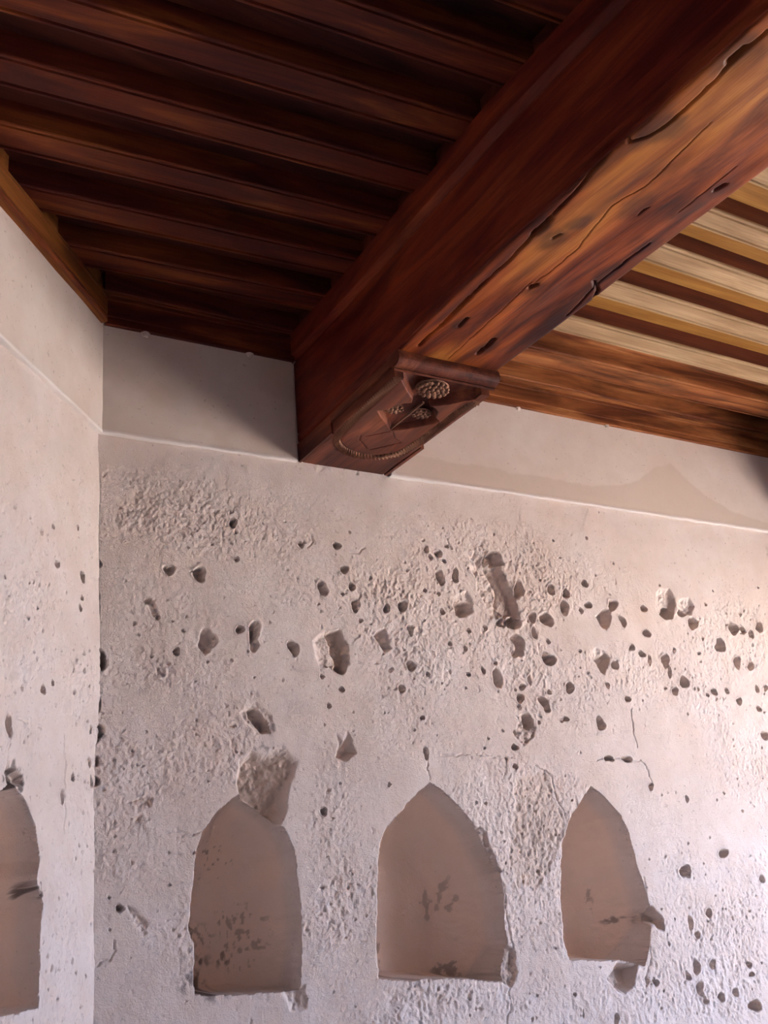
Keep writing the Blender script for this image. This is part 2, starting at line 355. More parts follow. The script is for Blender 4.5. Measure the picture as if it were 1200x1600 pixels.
B.chip([(440,1545),(475,1540),(482,1575),(455,1580)], 0.012, 0.014, 0.2, 0.010)
B.chip([(228,936),(243,938),(247,962),(240,966)], 0.010, 0.006, 0.4, 0.006)
B.chip([(1008,1418),(1020,1416),(1034,1436),(1034,1450),(1020,1448),(1010,1452)], 0.05, 0.016, 0.8, 0.006, (-0.5, 0))
# round holes:  x, y, rx, ry, rotation, depth factor
HOLES = [(364,819,5,6),(469,852,3.6,3.6),(369,874,3.6,3.2),(264,890,8,8,0,.75),(311,897,9,11,.6,.8),(233,940,8,3.5),(246,965,3,4),(210,974,3,3,0,.6),(269,971,1.6),
(286,986,2),(321,1000,13,17,0,.42),(319,1012,7,9,.4,.8),(374,985,6,6),(397,988,8,15,-.25,1.1),(396,1008,8,10,0,.35),(459,1013,8,10),(276,1018,5,5.5),(237,1025,2.4),
(526,853,5,5.5),(537,889,6,5.5),(504,919,7.5,9.5,.5),(549,917,5,5),(536,928,2.4),(556,946,5,9.5),(604,951,5,7),(629,947,6,8),(564,970,3),(642,985,4.5,7),
(523,996,7,12,-.5,.9),(535,1045,8,8,0,1.1),(509,1037,5.5,6,0,.6),(503,1057,3),(535,1077,4),(629,1076,5.5,6),(514,1102,3.6),(643,1040,7,7,0,.8),(612,1045,4,4,0,.5),
(607,1074,3.2,2.6,0,.5),(669,1054,3),(690,1067,1.6),(733,1054,3),(666,859,3,5),(672,871,3.6),(685,865,5,5.5),(699,853,3.2),(694,877,2.6),(687,902,6.5,9.5),(712,899,5,9),
(664,922,2.4),(686,927,2.4),(692,956,3.6),(704,1006,3.2),(734,985,2.6),(728,1014,2.4,4),(724,950,11,12,0,.6),(666,1177,4,8),(660,1121,3),
(762,871,5.5,10,0,1.2),(774,874,11,11,0,.6),(811,921,7,13,.15,1),(804,972,10,10,.6,1),(785,971,6,7.5,0,.7),(810,1008,9,15,0,.55),(804,1022,4,5),(806,1002,4,4),(832,965,5,8,0,.7),
(854,968,9,10,0,.9),(835,990,4,8,.2),(860,922,4.5,7),(883,928,5,6),(881,950,6,9),(912,913,4.5,5),(907,955,3,4),(918,946,5,5),(857,1002,3),(858,1031,9,10),(905,1018,2),
(779,1060,7,12.5),(775,1036,3,2.6),(756,1048,3,5),(759,981,3.4),(817,1073,4.6),(806,1077,2),(814,1091,5,7),(812,1104,2.8),(858,1081,3,4),(889,1075,7,6.5),(849,1097,8,8),
(855,1107,5,6,0,.6),(825,1128,7,11,.2),(806,1145,3,4),(804,1167,4.6),(877,1126,4,2.2,0,.6),(884,1124,3.6),(842,1129,2),(786,1142,1.8),(804,1198,4),(828,1062,2,9),
(955,945,6.5,8.5),(971,971,4,9,.3),(1005,951,4.6),(1011,990,5,5.6),(987,1012,4,5,.5),(1003,1023,4.6),(1015,1031,2.6,7),(959,1040,4.5,6),(1040,1033,5.5,10),(1047,1050,3,8),
(1053,1017,2,4),(1070,1065,6,9,0,1.2),(1057,1080,4,6),(1042,1075,2),(948,1071,3,5,.4),(980,1093,4,5),(936.5,1131,6.5,8.5),(951,1185,6,4.4,-.3),(980,1187,7,4.6,0,.8),(1016.5,1229,4,5),
(1043,959,8,9),(1065,958,7,6),(1082,975,6,9),(1144.5,982.5,6.5,8.5),(1159,984,4,5.6),(1173,991,3,7,.2),(1185,980,6,7),(1124,1009,7,8.5),(1152,1036,5,7.5),(1172.5,1039.5,4.6,6),
(1156,961,2),(1097,998,2),(1092,1021,2),(1116.5,1081,4.6,5.6),(1106,1086,2.6),(1136.5,1080,3,4),(1155,1095,3.6,5.6),(1183,1076,3,5),(1196.5,1075,3,5),(1186,1107.5,3,4),(1194.7,1149,5,6),(1091.5,1077,1.8,3),
(1075,1248,3,4),(1130,1333,6,7),(1071.7,1362.7,8,10),(1189,1374,4,5),(1106.7,1426.7,5,6),(1079,1442.7,4,10),(1090,1461.7,4,5),(1087,1510.7,5,10),(1074,1525,4,7,.3),(1112,1507,5,7,0,.5),
(1170,1506.7,4,5),(1174,1522.7,4,4),(1093,1545,5,11),(1100,1562.7,4,6),(1125,1558,5,6),(1148,1550.7,5,6),(1179,1573,10,9,0,.8),(1023,1535,4,6),(1010,1533,2.4,6),(898,1554,2.6),(962,1592,4,7),(832,1593,2),
(186.5,1419,5.5,6),(505.7,1268,5,5.5),(640,1293,2,2),(968,1528,3,3),(984,1532,3,3),
(152,880,6,7),(150,942,6,26,0,.7),(155,1032,11,15,0,.6),(153,1100,4,14,0,.6),(153,1146,8,14,0,.7),(151,1190,5,9,0,.7),(150,1222,5,8,0,.8)]
for h in HOLES: B.hole(*h)
for _ in range(150):                              # tiny peck marks
    B.hole(R_.uniform(165, 1195), R_.uniform(830, 1590), R_.uniform(1.0, 1.9), None, 0, 0.6)
for c in [[(666,1170),(669,1185),(668,1200),(671,1222)], [(836,1195),(860,1215),(872,1245),(886,1282)], [(690,1178),(740,1180),(800,1183)],
          [(936,1185),(1000,1189)], [(1000,1189),(1014,1210),(1020,1226)], [(985,1110),(990,1140),(994,1165)],
          [(262,1300),(300,1303),(318,1300)], [(150,1515),(172,1500),(184,1488),(178,1475)], 
          [(786,1380),(795,1450),(806,1500),(797,1540),(795,1600)], [(1010,1370),(1015,1420),(1018,1500),(1010,1545)],
          [(478,852),(488,838)], [(548,864),(570,858)], [(695,838),(706,856)]]:
    B.crack(c)
n1 = B.px([(372,1240),(337,1274),(316,1303),(307,1332),(300,1388),(296,1446),(304,1481),(304,1550),(330,1552),(354,1553),(398,1550),(430,1548),(468,1545),(471,1484),(468,1432),(463,1373),(458,1330),(442,1295),(413,1271),(383,1249)])
n2 = B.px([(671,1225),(637,1257),(605,1294),(594,1318),(591,1350),(590,1432),(591,1490),(594,1526),(643,1530),(713,1527),(760,1530),(786,1533),(793,1475),(787,1432),(785,1397),(779,1362),(760,1327),(740,1289),(713,1257),(690,1236)])
n3 = B.px([(923,1230),(909,1253),(891,1283),(882,1313),(878,1353),(878,1410),(882,1470),(890,1497),(940,1499),(973,1499),(1006,1507),(1014,1477),(1016,1447),(1015,1415),(1005,1377),(993,1347),(983,1303),(967,1273),(943,1246)])
NF = [B.niche(n1, 1.385, 0.23, 0.15), B.niche(n2, 1.37, 0.26, 0.13), B.niche(n3, 1.36, 0.25, 0.15)]
B.grime(318, 1412, 16, 22, .85); B.grime(330, 1520, 48, 44, .75, 50, .36, .58); B.grime(345, 1470, 40, 30, .45, 80, .5, .62); B.grime(420, 1460, 40, 60, .4, 90, .56, .66); B.grime(312, 1395, 14, 50, .6, 90, .5, .6); B.grime(400, 1490, 14, 22, .6); B.grime(360, 1330, 60, 40, .5, 110, .66, .72); B.grime(395, 1215, 24, 30, .4)
B.grime(610, 1460, 22, 60, .65, 45, .46, .62); B.grime(640, 1480, 30, 60, .5, 35, .5, .66); B.grime(640, 1310, 6, 6, .8, 60, .35, .5); B.grime(745, 1400, 30, 40, .35); B.grime(770, 1515, 24, 14, .5)
B.grime(985, 1400, 5, 30, .4, 90); B.grime(1008, 1436, 9, 7, .6); B.grime(925, 1245, 7, 6, .8, 60, .35, .5); B.grime(840, 1300, 30, 80, .3); B.grime(400, 1170, 36, 12, .5)
B.grime(156, 1030, 10, 22, .7); B.grime(155, 1150, 8, 22, .6)
# where the wall meets the left wall keep it closed
wb = B.build('wall_back', lambda S, Z, D: np.stack([S, D, Z], -1), (PL_LOW, PL_LOW), NF, (0, -1, 0))
wall_back = tag(wb[0], 'pale pitted plaster back wall with three pointed niches', None, kind='structure')
for o, l in zip(wb[1:], ['broken-topped niche nearest the corner', 'middle pointed niche', 'right pointed niche with chipped edge']): o['label'] = l
bm = bmesh.new(); box_bm(bm, -0.6, DOOR_X+0.4, 0.34, 0.6, 0, 3.9); bm_obj('masonry_core', bm, PL_LOW, wall_back)

# ---- left wall -----------------------------------------------------
s = np.concatenate([line(0, 0.85, CELL), line(0.85, 6.2, 0.25)[1:]])
Lf = Relief(s, z, at_left, 3)
mask = 0.25 + 0.7*sstep(0.48, 0.62, fbm(Lf.S*2.6, Lf.Z*3.2, 78, 4)) + 0.8*Lf.blob(30, 1000, 60, 120)
g = 0.62*fbm(Lf.S*115, Lf.Z*92, 202, 2, 0.6)+0.38*fbm(Lf.S*44, Lf.Z*34, 212, 2); Lf.d -= mask*(g-0.5)*0.008
Lf.d += 0.010*sstep(0.80, 0.90, fbm(Lf.S*62, Lf.Z*62, 262, 2))*np.clip(mask, 0, 1)
for h in [(82,823,2,2.6),(88,882,3,5.5),(127,901,4,7),(127,935,2,3),(69,1077,3.4,7),(83,1066,2,4.5),(17,1132,5,16,0,.8),(116,1215,3,6),(100,1245,3,12,0,.6),(141,1192,3,8,0,.6),(145,1222,3,7),
          (141,1140,2,6,0,.6),(46,911,1.4,1.8),(124,950,2,4),(120,825,2,3),(10,900,2,2.5),(60,950,1.5,2),(121,1520,1.4,2.4),(136,1526,1.4,2.4)]: Lf.hole(*h)
for c in [[(18,1140),(17,1170),(16,1195),(20,1225)], [(28,1122),(50,1124)], [(105,1150),(103,1300)]]: Lf.crack(c)
Lf.chip([(8,1205),(18,1195),(34,1205),(40,1228),(26,1226),(12,1222)], 0.022, 0.010, 0.7, 0.008)
half = Lf.px([(20,1222),(42,1253),(57,1290),(63,1343),(57,1374),(66,1411),(63,1458),(61,1521),(62,1572)])
sa = half[0, 0]; mir = np.stack([2*sa-half[::-1, 0], half[::-1, 1]], 1)
nl = np.concatenate([half, mir[:-1]])
LNF = [Lf.niche(nl, half[-1, 1], 0.18, 0.15)]
Lf.grime(24, 1222, 20, 24, .8, 90, .45, .58); Lf.grime(66, 1388, 10, 16, .8, 90, .45, .58)
wl = Lf.build('wall_left', lambda S, Z, D: np.stack([S*TL[0]-D*NL[0], S*TL[1]-D*NL[1], Z], -1), (PL_LOW, PL_LOW), LNF, NL)
wall_left = tag(wl[0], 'bright pale plaster left wall with one niche', None, kind='structure'); wl[1]['label'] = 'niche cut by the left picture edge'
bm = bmesh.new(); prism_bm(bm, [tuple((TL*a - NL*b)[:2]) for a, b in ((-0.3, .28), (6.2, .28), (6.2, .55), (-0.3, .55))], 0, 3.9); bm_obj('masonry_core', bm, PL_LOW, wall_left)

# ---- smooth plaster bands above the ledge ---------------------------
def band(name, s0, s1, conv, place, parent, stainfn, seed, zt=3.42):
    ss = np.concatenate([line(s0, min(s1, 3.4), 0.006), line(min(s1, 3.4), s1, 0.3)[1:]]) if s1 > 3.4 else line(s0, s1, 0.006)
    zz = np.concatenate([[Z_LEDGE+0.0], [Z_LEDGE+0.0], [Z_LEDGE+0.0015, Z_LEDGE+0.004], line(Z_LEDGE+0.008, zt, 0.006)])
    S, Z = np.meshgrid(ss, zz, indexing='ij'); D = np.full(S.shape, -BAND)
    D += (fbm(S*3, Z*3, seed, 3)-0.5)*0.006 + (fbm(S*24, Z*24, seed+4, 3)-0.5)*0.0014
    D[:, 1] += 0.002; D[:, 2] -= 0.002; D[:, 3] -= 0.002; D[:, 4] -= 0.001; D[:, 0] = 0.018
    wob = (fbm(S*20, Z*0, seed+8, 3)-0.5)*0.005
    Z = Z + np.where(Z < Z_LEDGE+0.006, wob, wob*0.5*np.exp(-(Z-Z_LEDGE)/0.02))
    # hair cracks and dents
    V = place(S, Z, D).reshape(-1, 3); me = mesh_np(name, V, grid_faces(*S.shape))
    attr(me, 'tan', stainfn(S, Z)); attr(me, 'dirt', np.zeros(S.shape))
    lip = np.zeros(S.shape); lip[:, :4] = 1.0; lip[:, 4] = 0.5; attr(me, 'inner', lip)  # lower lip paler: bright highlight along the ledge put into the colour
    return link(name, me, PL_UP, parent)
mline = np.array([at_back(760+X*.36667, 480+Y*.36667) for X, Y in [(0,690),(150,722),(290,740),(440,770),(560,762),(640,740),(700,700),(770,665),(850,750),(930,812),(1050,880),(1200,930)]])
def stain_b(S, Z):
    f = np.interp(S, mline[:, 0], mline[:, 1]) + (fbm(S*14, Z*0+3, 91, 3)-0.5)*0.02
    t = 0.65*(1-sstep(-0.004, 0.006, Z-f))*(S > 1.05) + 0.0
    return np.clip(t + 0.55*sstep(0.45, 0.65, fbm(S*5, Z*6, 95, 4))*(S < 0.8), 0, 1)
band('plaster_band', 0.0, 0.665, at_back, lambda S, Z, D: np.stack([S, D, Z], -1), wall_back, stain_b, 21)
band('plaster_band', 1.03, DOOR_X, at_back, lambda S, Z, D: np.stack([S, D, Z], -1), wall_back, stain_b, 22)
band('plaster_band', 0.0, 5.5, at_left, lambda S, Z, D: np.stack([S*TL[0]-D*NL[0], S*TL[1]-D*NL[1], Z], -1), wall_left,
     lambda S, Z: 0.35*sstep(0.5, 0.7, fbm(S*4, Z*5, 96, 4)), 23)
# little round plaster knobs just under the wooden plates
def knob(px_, py_, r):
    sx, sz = at_back(px_, py_); bm = bmesh.new()
    bmesh.ops.create_icosphere(bm, subdivisions=3, radius=r)
    for v in bm.verts:
        a = math.atan2(v.co.z, v.co.x); q = 1+0.16*math.cos(6*a)*min(1, math.hypot(v.co.x, v.co.z)/r); v.co = Vector((v.co.x*q, v.co.y*0.55, v.co.z*q))
        v.co += Vector((sx-0.008, -0.018, sz))
    o = bm_obj('plaster_knob', bm, PL_UP, wall_back, True); return o
for p in [(228,526,.014),(390,557,.013),(808,641,.010),(946,668,.010)]: knob(*p)

# ---- rest of the room (outside the picture) ---------------------------
bm = bmesh.new()
for y0, y1, z0, z1 in ((-4.8, DOOR_Y0, 0, 3.9), (DOOR_Y1, 0.3, 0, 3.9), (DOOR_Y0, DOOR_Y1, DOOR_Z, 3.9), (DOOR_Y0, DOOR_Y1, 0, DOOR_S)): box_bm(bm, DOOR_X, DOOR_X+0.35, y0, y1, z0, z1)
tag(bm_obj('wall_right', bm, PL_LOW), 'plaster wall with the open window', kind='structure')
bm = bmesh.new(); box_bm(bm, -5.0, DOOR_X+0.35, -5.1, -4.8, 0, 3.9); tag(bm_obj('wall_front', bm, PL_LOW), 'plain plaster wall behind the viewer', kind='structure')
bm = bmesh.new(); box_bm(bm, -5.0, DOOR_X+0.35, -5.1, 0.6, -0.1, 0.0); tag(bm_obj('floor', bm, M_FLOOR), 'beaten earth floor', kind='structure')
bm = bmesh.new(); box_bm(bm, DOOR_X+0.35, 40, -25, 20, -0.14, -0.02); tag(bm_obj('ground', bm, M_GROUND), 'sunlit sandy ground outside', kind='structure')

# ------------------------------------------------------------------ ceiling
ZJ, ZB = 3.475, 3.545
bm = bmesh.new(); box_bm(bm, -5.0, DOOR_X+0.35, -5.1, 0.6, ZB+0.022, 3.9)
ceiling = tag(bm_obj('ceiling', bm, W_BOARDD), 'boarded ceiling above the joists', kind='structure')
def bxl(y): return np.interp(-np.asarray(y, float), [0, 0.25, 0.69, 1.28, 2.07, 4.8], [0.678, 0.668, 0.643, 0.604, 0.585, 0.52])
def bxr(y): return np.interp(-np.asarray(y, float), [0, 0.7, 1.03, 1.75, 4.8], [1.022, 0.996, 0.992, 0.966, 0.87])
JW = 0.105
def joist_profile(w, h):
    # bottom with a scored bead along each edge; y from 0 (near edge) to w
    g, e = 0.013, 0.0045
    return [(0, h), (0, 0.004), (0.0015, 0.001), (0.004, 0), (g-e, 0), (g-e*0.6, 0.007), (g+e*0.6, 0.007), (g+e, 0.0006),
            (w-g-e, 0.0006), (w-g-e*.6, 0.007), (w-g+e*.6, 0.007), (w-g+e, 0), (w-0.004, 0), (w-0.0015, 0.001), (w, 0.004), (w, h)]
ORD = ['first', 'second', 'third', 'fourth', 'fifth', 'sixth', 'seventh', 'eighth', 'ninth', 'tenth']
def joist(xa, ya, xb, yb, mats, label, group, w=JW, zb=ZJ):
    """near bottom edge runs from (xa,ya) to (xb,yb)"""
    L = math.hypot(xb-xa, yb-ya); a = math.atan2(yb-ya, xb-xa)
    root = bpy.data.objects.new('ceiling_joist', None); COL.objects.link(root)
    root.location = (xa, ya, zb); root.rotation_euler = (0, 0, a); tag(root, label, 'joist', group)
    pr = joist_profile(w, ZB-zb)
    if mats[0] is mats[1]:
        extrude_profile('timber', pr, L, mats[0], root)
    else:
        t = 0.010
        extrude_profile('timber', [(0.0008, ZB-zb), (0.0008, t), (w-0.0008, t), (w-0.0008, ZB-zb)], L, mats[0], root)
        extrude_profile('soffit_strip', [(p[0], min(p[1], t)) for p in pr], L, mats[1], root)
    return root
SL = -0.055
lrows = []
for k in range(9):
    yb = -0.302-0.2285*k; xb = bxl(yb)+0.03
    # meets the left wall: x = y*tan(AZL)
    t = math.tan(AZL); ya = (yb - SL*xb)/(1-SL*t); xa = ya*t
    joist(xa+0.0, ya, xb, yb, (W_JOIST, W_JOIST), 'dark red joist left of the beam, %s from the back wall' % ORD[k], 'joists left of the beam')
    lrows.append((xa, ya, xb, yb))
rr = [(-0.292, 0.125), (-0.518, 0.102), (-0.758, 0.098), (-0.988, 0.099), (-1.196, 0.09), (-1.43, 0.095), (-1.66, 0.095), (-1.89, 0.095), (-2.12, 0.095)]
for k, (y, wd) in enumerate(rr):
    sl = [0.0, 0.011, 0.024, 0.036, 0.02, 0.02, 0.02, 0.02, 0.02][k]; x0 = bxr(y)-0.03; x1 = 3.9
    y0 = y-sl*(1.52-x0); y1 = y+sl*(x1-1.52)*0.6
    mats = (W_RAW, W_RAW) if k == 0 else (W_SIDE, W_PALE)
    lab = ('orange brown joist right of the beam, closest to the back wall' if k == 0 else 'pale-bottomed joist right of the beam, %s from the back wall' % ORD[k])
    joist(x0, y0, x1, y1, mats, lab, 'joists right of the beam', wd)
# half joists against the back wall
joist(0.0, -0.052, bxl(0)+0.02, -0.050, (W_JOIST, W_JOIST), 'narrow dark red joist against the back wall, left of the beam', 'wall joists', 0.045)
joist(bxr(0)-0.02, -0.062, 3.9, -0.062, (W_RAW, W_RAW), 'narrow orange brown joist against the back wall, right of the beam', 'wall joists', 0.055)
# boards between the joists
def board(name, poly, z0, z1, mat, parent):
    bm = bmesh.new(); prism_bm(bm, poly, z0, z1); return bm_obj(name, bm, mat, parent)
prev = (0.0, 0.0, 0.7, 0.0)
for r in lrows + [(-2.7, -3.2, 0.6, -3.3)]:
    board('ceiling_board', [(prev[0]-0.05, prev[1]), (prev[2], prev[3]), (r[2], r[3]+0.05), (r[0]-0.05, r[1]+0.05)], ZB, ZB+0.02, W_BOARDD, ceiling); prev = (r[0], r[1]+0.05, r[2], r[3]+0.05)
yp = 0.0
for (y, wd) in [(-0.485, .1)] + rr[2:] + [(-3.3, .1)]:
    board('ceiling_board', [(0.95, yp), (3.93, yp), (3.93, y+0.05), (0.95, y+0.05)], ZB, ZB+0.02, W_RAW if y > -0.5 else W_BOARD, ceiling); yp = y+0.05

# wall plates below the joists
def plate(name, L, h, th, loc, rz, mat, label, cat):
    pr = [(0, 0), (-th*0.8, 0), (-th, 0.003), (-th, h*0.22), (-th+0.004, h*0.24), (-th+0.004, h*0.28), (-th, h*0.30), (-th, h*0.80), (-th+0.004, h*0.82), (-th+0.004, h*0.86), (-th, h*0.88), (-th, h), (0, h)]
    o = extrude_profile(name, pr, L, mat); o.location = loc; o.rotation_euler = (0, 0, rz); return tag(o, label, cat)
plate('wall_plate', 0.66, ZJ-Z_TOP, 0.026, (0.01, 0, Z_TOP), 0, W_JOIST, 'dark red wooden plate along the back wall, left of the beam', 'wall plate')
plate('wall_plate', 2.9, ZJ-Z_TOP, 0.026, (1.02, 0, Z_TOP), 0, W_RAW, 'brown orange wooden plate along the back wall, right of the beam', 'wall plate')
rz = math.atan2(-TL[1], -TL[0]); p0 = TL*5.2
plate('wall_plate', 5.18, ZJ-Z_TOP, 0.034, (p0[0], p0[1], Z_TOP), rz, W_LEDGE, 'orange wooden plate running along the left wall', 'wall plate')
lp = [o for o in COL.objects if o.name.startswith('wall_plate')][-1]
fo = extrude_profile('fillet', [(-0.030, 0.0), (-0.041, 0.0), (-0.043, 0.006), (-0.040, 0.020), (-0.036, 0.024), (-0.030, 0.024)], 5.16, W_JOIST, lp)
# small boards closing the gaps between the joists
def closer(a, b, mat, off):
    d = np.array([b[0]-a[0], b[1]-a[1]]); L = np.hypot(*d); d /= L; n = np.array([-d[1], d[0]])*off
    poly = [tuple(np.array(a)), tuple(np.array(b)), tuple(np.array(b)+n), tuple(np.array(a)+n)]
    board('closing_board', poly, ZJ, ZB, mat, ceiling)
prevy = -0.052
for k, r in enumerate(lrows):
    ya = -0.05 if k == 0 else lrows[k-1][3]; yb2 = r[3]+JW
    closer((bxl(ya)+0.008, ya), (bxl(yb2)+0.008, yb2), W_SIDE, 0.02)
    la = np.array([0.0, 0.0]) if k == 0 else np.array(lrows[k-1][:2]); lb = np.array(r[:2])+np.array([0.0, 0.0]) + (-TL[:2])*JW/abs(TL[1])
    off = NL[:2]*0.018
    closer(tuple(la+off), tuple(lb+off), W_LEDGE, -0.016)
    if k < len(rr):
        ya = -0.06 if k == 0 else rr[k-1][0]; closer((bxr(ya)-0.008, ya), (bxr(rr[k][0]+rr[k][1])-0.008, rr[k][0]+rr[k][1]), W_SIDE, -0.02)

# ------------------------------------------------------------------ the great beam
ZBB = 3.077
ys = np.concatenate([line(0.0, 2.5, 0.0045), line(2.5, 4.8, 0.1)[1:]])*-1
prof = []                                        # (side, a, z, out): side R / B / L
for zz in np.linspace(ZJ, ZBB+0.01, 8): prof.append(('R', 1.0, zz, 0.0))
for a in np.linspace(1, 0, 170): prof.append(('B', a, ZBB, 0.0))
for zz in np.linspace(ZBB+0.004, ZJ, 64):
    o_ = 0.0
    if zz > 3.392: o_ = 0.018
    elif zz > 3.380: o_ = -0.008
    if 3.108 < zz < 3.114: o_ = -0.003
    prof.append(('L', 0.0, zz, o_))
nP = len(prof); A = np.array([p[1] for p in prof]); Zp = np.array([p[2] for p in prof]); Op = np.array([p[3] for p in prof]); side = np.array([p[0] for p in prof])
Y, AA = np.meshgrid(ys, A, indexing='ij'); ZZ = np.repeat(Zp[None], len(ys), 0); OO = np.repeat(Op[None], len(ys), 0)
X = bxl(Y)+(bxr(Y)-bxl(Y))*AA - OO
isB = np.repeat((side == 'B')[None], len(ys), 0); isL = np.repeat((side == 'L')[None], len(ys), 0)
# rounded arrises
e = np.minimum(AA, 1-AA)*0.347; ZZ = ZZ + np.where(isB, 0.006*np.exp(-e/0.004), 0)
X = X + np.where(isL, 0.004*np.exp(-(ZZ-ZBB)/0.006), 0) + np.where(isB & (AA < .5), 0.004*np.exp(-e/0.004), 0) - np.where(isB & (AA > .5), 0.004*np.exp(-e/0.004), 0)
# adzed unevenness
ZZ = ZZ + np.where(isB, (fbm(Y*4, X*9, 301, 3)-0.5)*0.010, 0); X = X + np.where(isL, (fbm(Y*4, ZZ*9, 305, 3)-0.5)*0.006, 0)
X = X + (fbm(Y*2.0, Y*0+7, 309, 2)-0.5)*0.006
def carve(pts, wpx, depth, taper=None):
    global ZZ
    P = np.array([at_z(x, y, ZBB) for x, y in pts]); u = X+(fbm(Y*40, X*40, 311, 3)-0.5)*0.006
    dd = segdist(u, Y, P); ZZ = ZZ + np.where(isB, depth*1.3*np.exp(-(dd/(wpx*0.00135))**2), 0)
carve([(655,541),(663,533),(690,510),(717,483),(760,440),(800,403),(842,358),(900,300),(950,243),(977,213)], 2.2, 0.020)
carve([(690,510),(717,483),(735,465)], 3.6, 0.016); carve([(835,365),(845,356),(860,342)], 4.5, 0.018)
carve([(977,213),(985,222),(1010,213),(1033,200),(1067,173),(1117,127),(1153,87),(1200,50)], 2.0, 0.016); carve([(1140,97),(1165,76)], 4, .012)
carve([(827,447),(860,424),(900,390),(957,320),(1007,293),(1050,250),(1110,190)], 0.8, 0.0035)
carve([(887,493),(905,475),(930,447),(980,407),(1015,380)], 1.4, 0.010); carve([(928,468),(934,455),(928,440)], 2.5, 0.014)
carve([(717,510),(730,497)], 2.6, 0.014); carve([(747,552),(760,542),(772,530)], 3.6, 0.018); carve([(829,449),(838,445)], 4.0, 0.014)
for k in range(3): carve([(998+k*4, 336-k*4), (1006+k*4, 328-k*2)], 1.1, 0.006)
carve([(865,372),(876,366)], 3.0, 0.008); carve([(1118,296),(1132,288)], 3.0, 0.010); carve([(700,560),(760,505),(830,440)], .8, .003); carve([(1060,330),(1150,260)], .8, .003)
wl_ = np.array([at_z(x, y, ZBB) for x, y in [(640,590),(740,490),(850,400),(930,320),(1010,260),(1100,190),(1200,110)]])
worn = np.exp(-(segdist(X, Y, wl_)/0.085)**2)*sstep(0.30, 0.62, fbm(X*9, Y*2.2, 331, 3))*isB
knot = np.zeros(X.shape)
for x, y, r in [(900,348,.035),(868,372,.04),(1000,318,.05),(925,452,.05),(880,500,.05),(835,450,.03),(960,420,.05),(1010,385,.05),(1125,292,.035),(720,505,.02),(760,542,.03),(1060,330,.06),(845,352,.03),(1030,200,.05),(1150,90,.05)]:
    c = at_z(x, y, ZBB); knot = np.maximum(knot, 0.62*(1-sstep(0.3, 1.1, np.hypot((X-c[0])/r, (Y-c[1])/(1.7*r))+(fbm(X*25, Y*12, 341, 3)-.5)*1.2))*isB)
edge_ = np.exp(-(1-AA)*0.35/0.035)*sstep(.35, .6, fbm(X*8, Y*3, 351, 3))*isB; knot = np.maximum(knot, .7*edge_)
V = np.stack([X, Y, ZZ], -1).reshape(-1, 3)
me = mesh_np('timber', V, grid_faces(len(ys), nP)[:, ::-1])
beam = bpy.data.objects.new('ceiling_beam', None); COL.objects.link(beam); beam.location = (0.85, 0, ZBB)
tag(beam, 'massive red brown varnished beam with split underside resting on the corbel', 'beam')
attr(me, 'worn', worn); attr(me, 'knot', knot)
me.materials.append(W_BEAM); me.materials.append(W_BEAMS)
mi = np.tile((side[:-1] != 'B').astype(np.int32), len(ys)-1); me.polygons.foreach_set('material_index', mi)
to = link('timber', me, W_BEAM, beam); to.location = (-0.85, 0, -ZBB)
bm = bmesh.new(); prism_bm(bm, [(bxl(0)+.004, 0), (bxr(0)-.004, 0), (bxr(-4.8)-.004, -4.8), (bxl(-4.8)+.004, -4.8)], ZJ-0.02, ZJ-0.001)
o = bm_obj('top_board', bm, W_BEAM, beam); o.location = (-0.85, 0, -ZBB)

# ------------------------------------------------------------------ the carved corbel
ZC = 3.010; YF = -0.655
corb = bpy.data.objects.new('carved_corbel', None); COL.objects.link(corb); corb.location = (0.84, 0, ZC)
tag(corb, 'carved wooden corbel with rosettes and rope border under the beam end', 'corbel')
def cpart(name, me_or_o):
    o = me_or_o; o.parent = corb; o.location = (-0.84, 0, -ZC); return o
zz_ = lambda Xp, Yp: at_z(520+Xp*.21667, 540+Yp*.21667, ZC)
rec = np.array([zz_(*p) for p in [(440,185),(500,255),(540,330),(578,385),(570,415),(500,420),(440,440),(400,465),(320,470),(350,520),(385,560),(415,612),(500,607),(560,600),(690,572),(770,550),(740,520),(755,480),(735,452),(700,440),(840,422),(960,397),(1125,385),(1160,330),(1140,250)]])
vv = line(0.0, -YF, 0.0026)*-1; uu = np.linspace(-0.0, 1.0, 132)
Y, U = np.meshgrid(vv, uu, indexing='ij'); xl, xr = bxl(Y)+0.006, bxr(Y)-0.010; X = xl+(xr-xl)*U
f = sdf(X, Y, rec); t = sstep(-0.001, 0.005, f); deep = 0.026+0.018*sstep(-0.33, -0.60, Y)
Zc = ZC + deep*t*(0.75+0.25*sstep(0, 0.04, f)) + (fbm(X*10, Y*10, 401, 3)-.5)*0.003
ed = np.minimum(U, 1-U)*0.33; Zc += 0.004*np.exp(-ed/0.004)
rope = [zz_(*p) for p in [(480,225),(360,335),(250,435),(140,540),(40,640),(22,690),(60,742),(140,780),(230,802),(330,805),(480,778),(590,715),(700,640),(870,505),(960,445),(1060,400)]]
rd = segdist(X, Y, rope); Zc += 0.005*np.exp(-(rd/0.016)**4)
for c in [[(200,650),(190,680),(240,740)], [(240,655),(320,640),(410,620)], [(430,620),(445,670),(490,700),(380,725),(270,750)]]:
    Zc += 0.003*np.exp(-(segdist(X, Y, [zz_(*p) for p in c])/0.0022)**2)
me = mesh_np('body', np.stack([X, Y, Zc], -1).reshape(-1, 3), grid_faces(len(vv), len(uu)))
body = cpart('body', link('body', me, W_CORB))
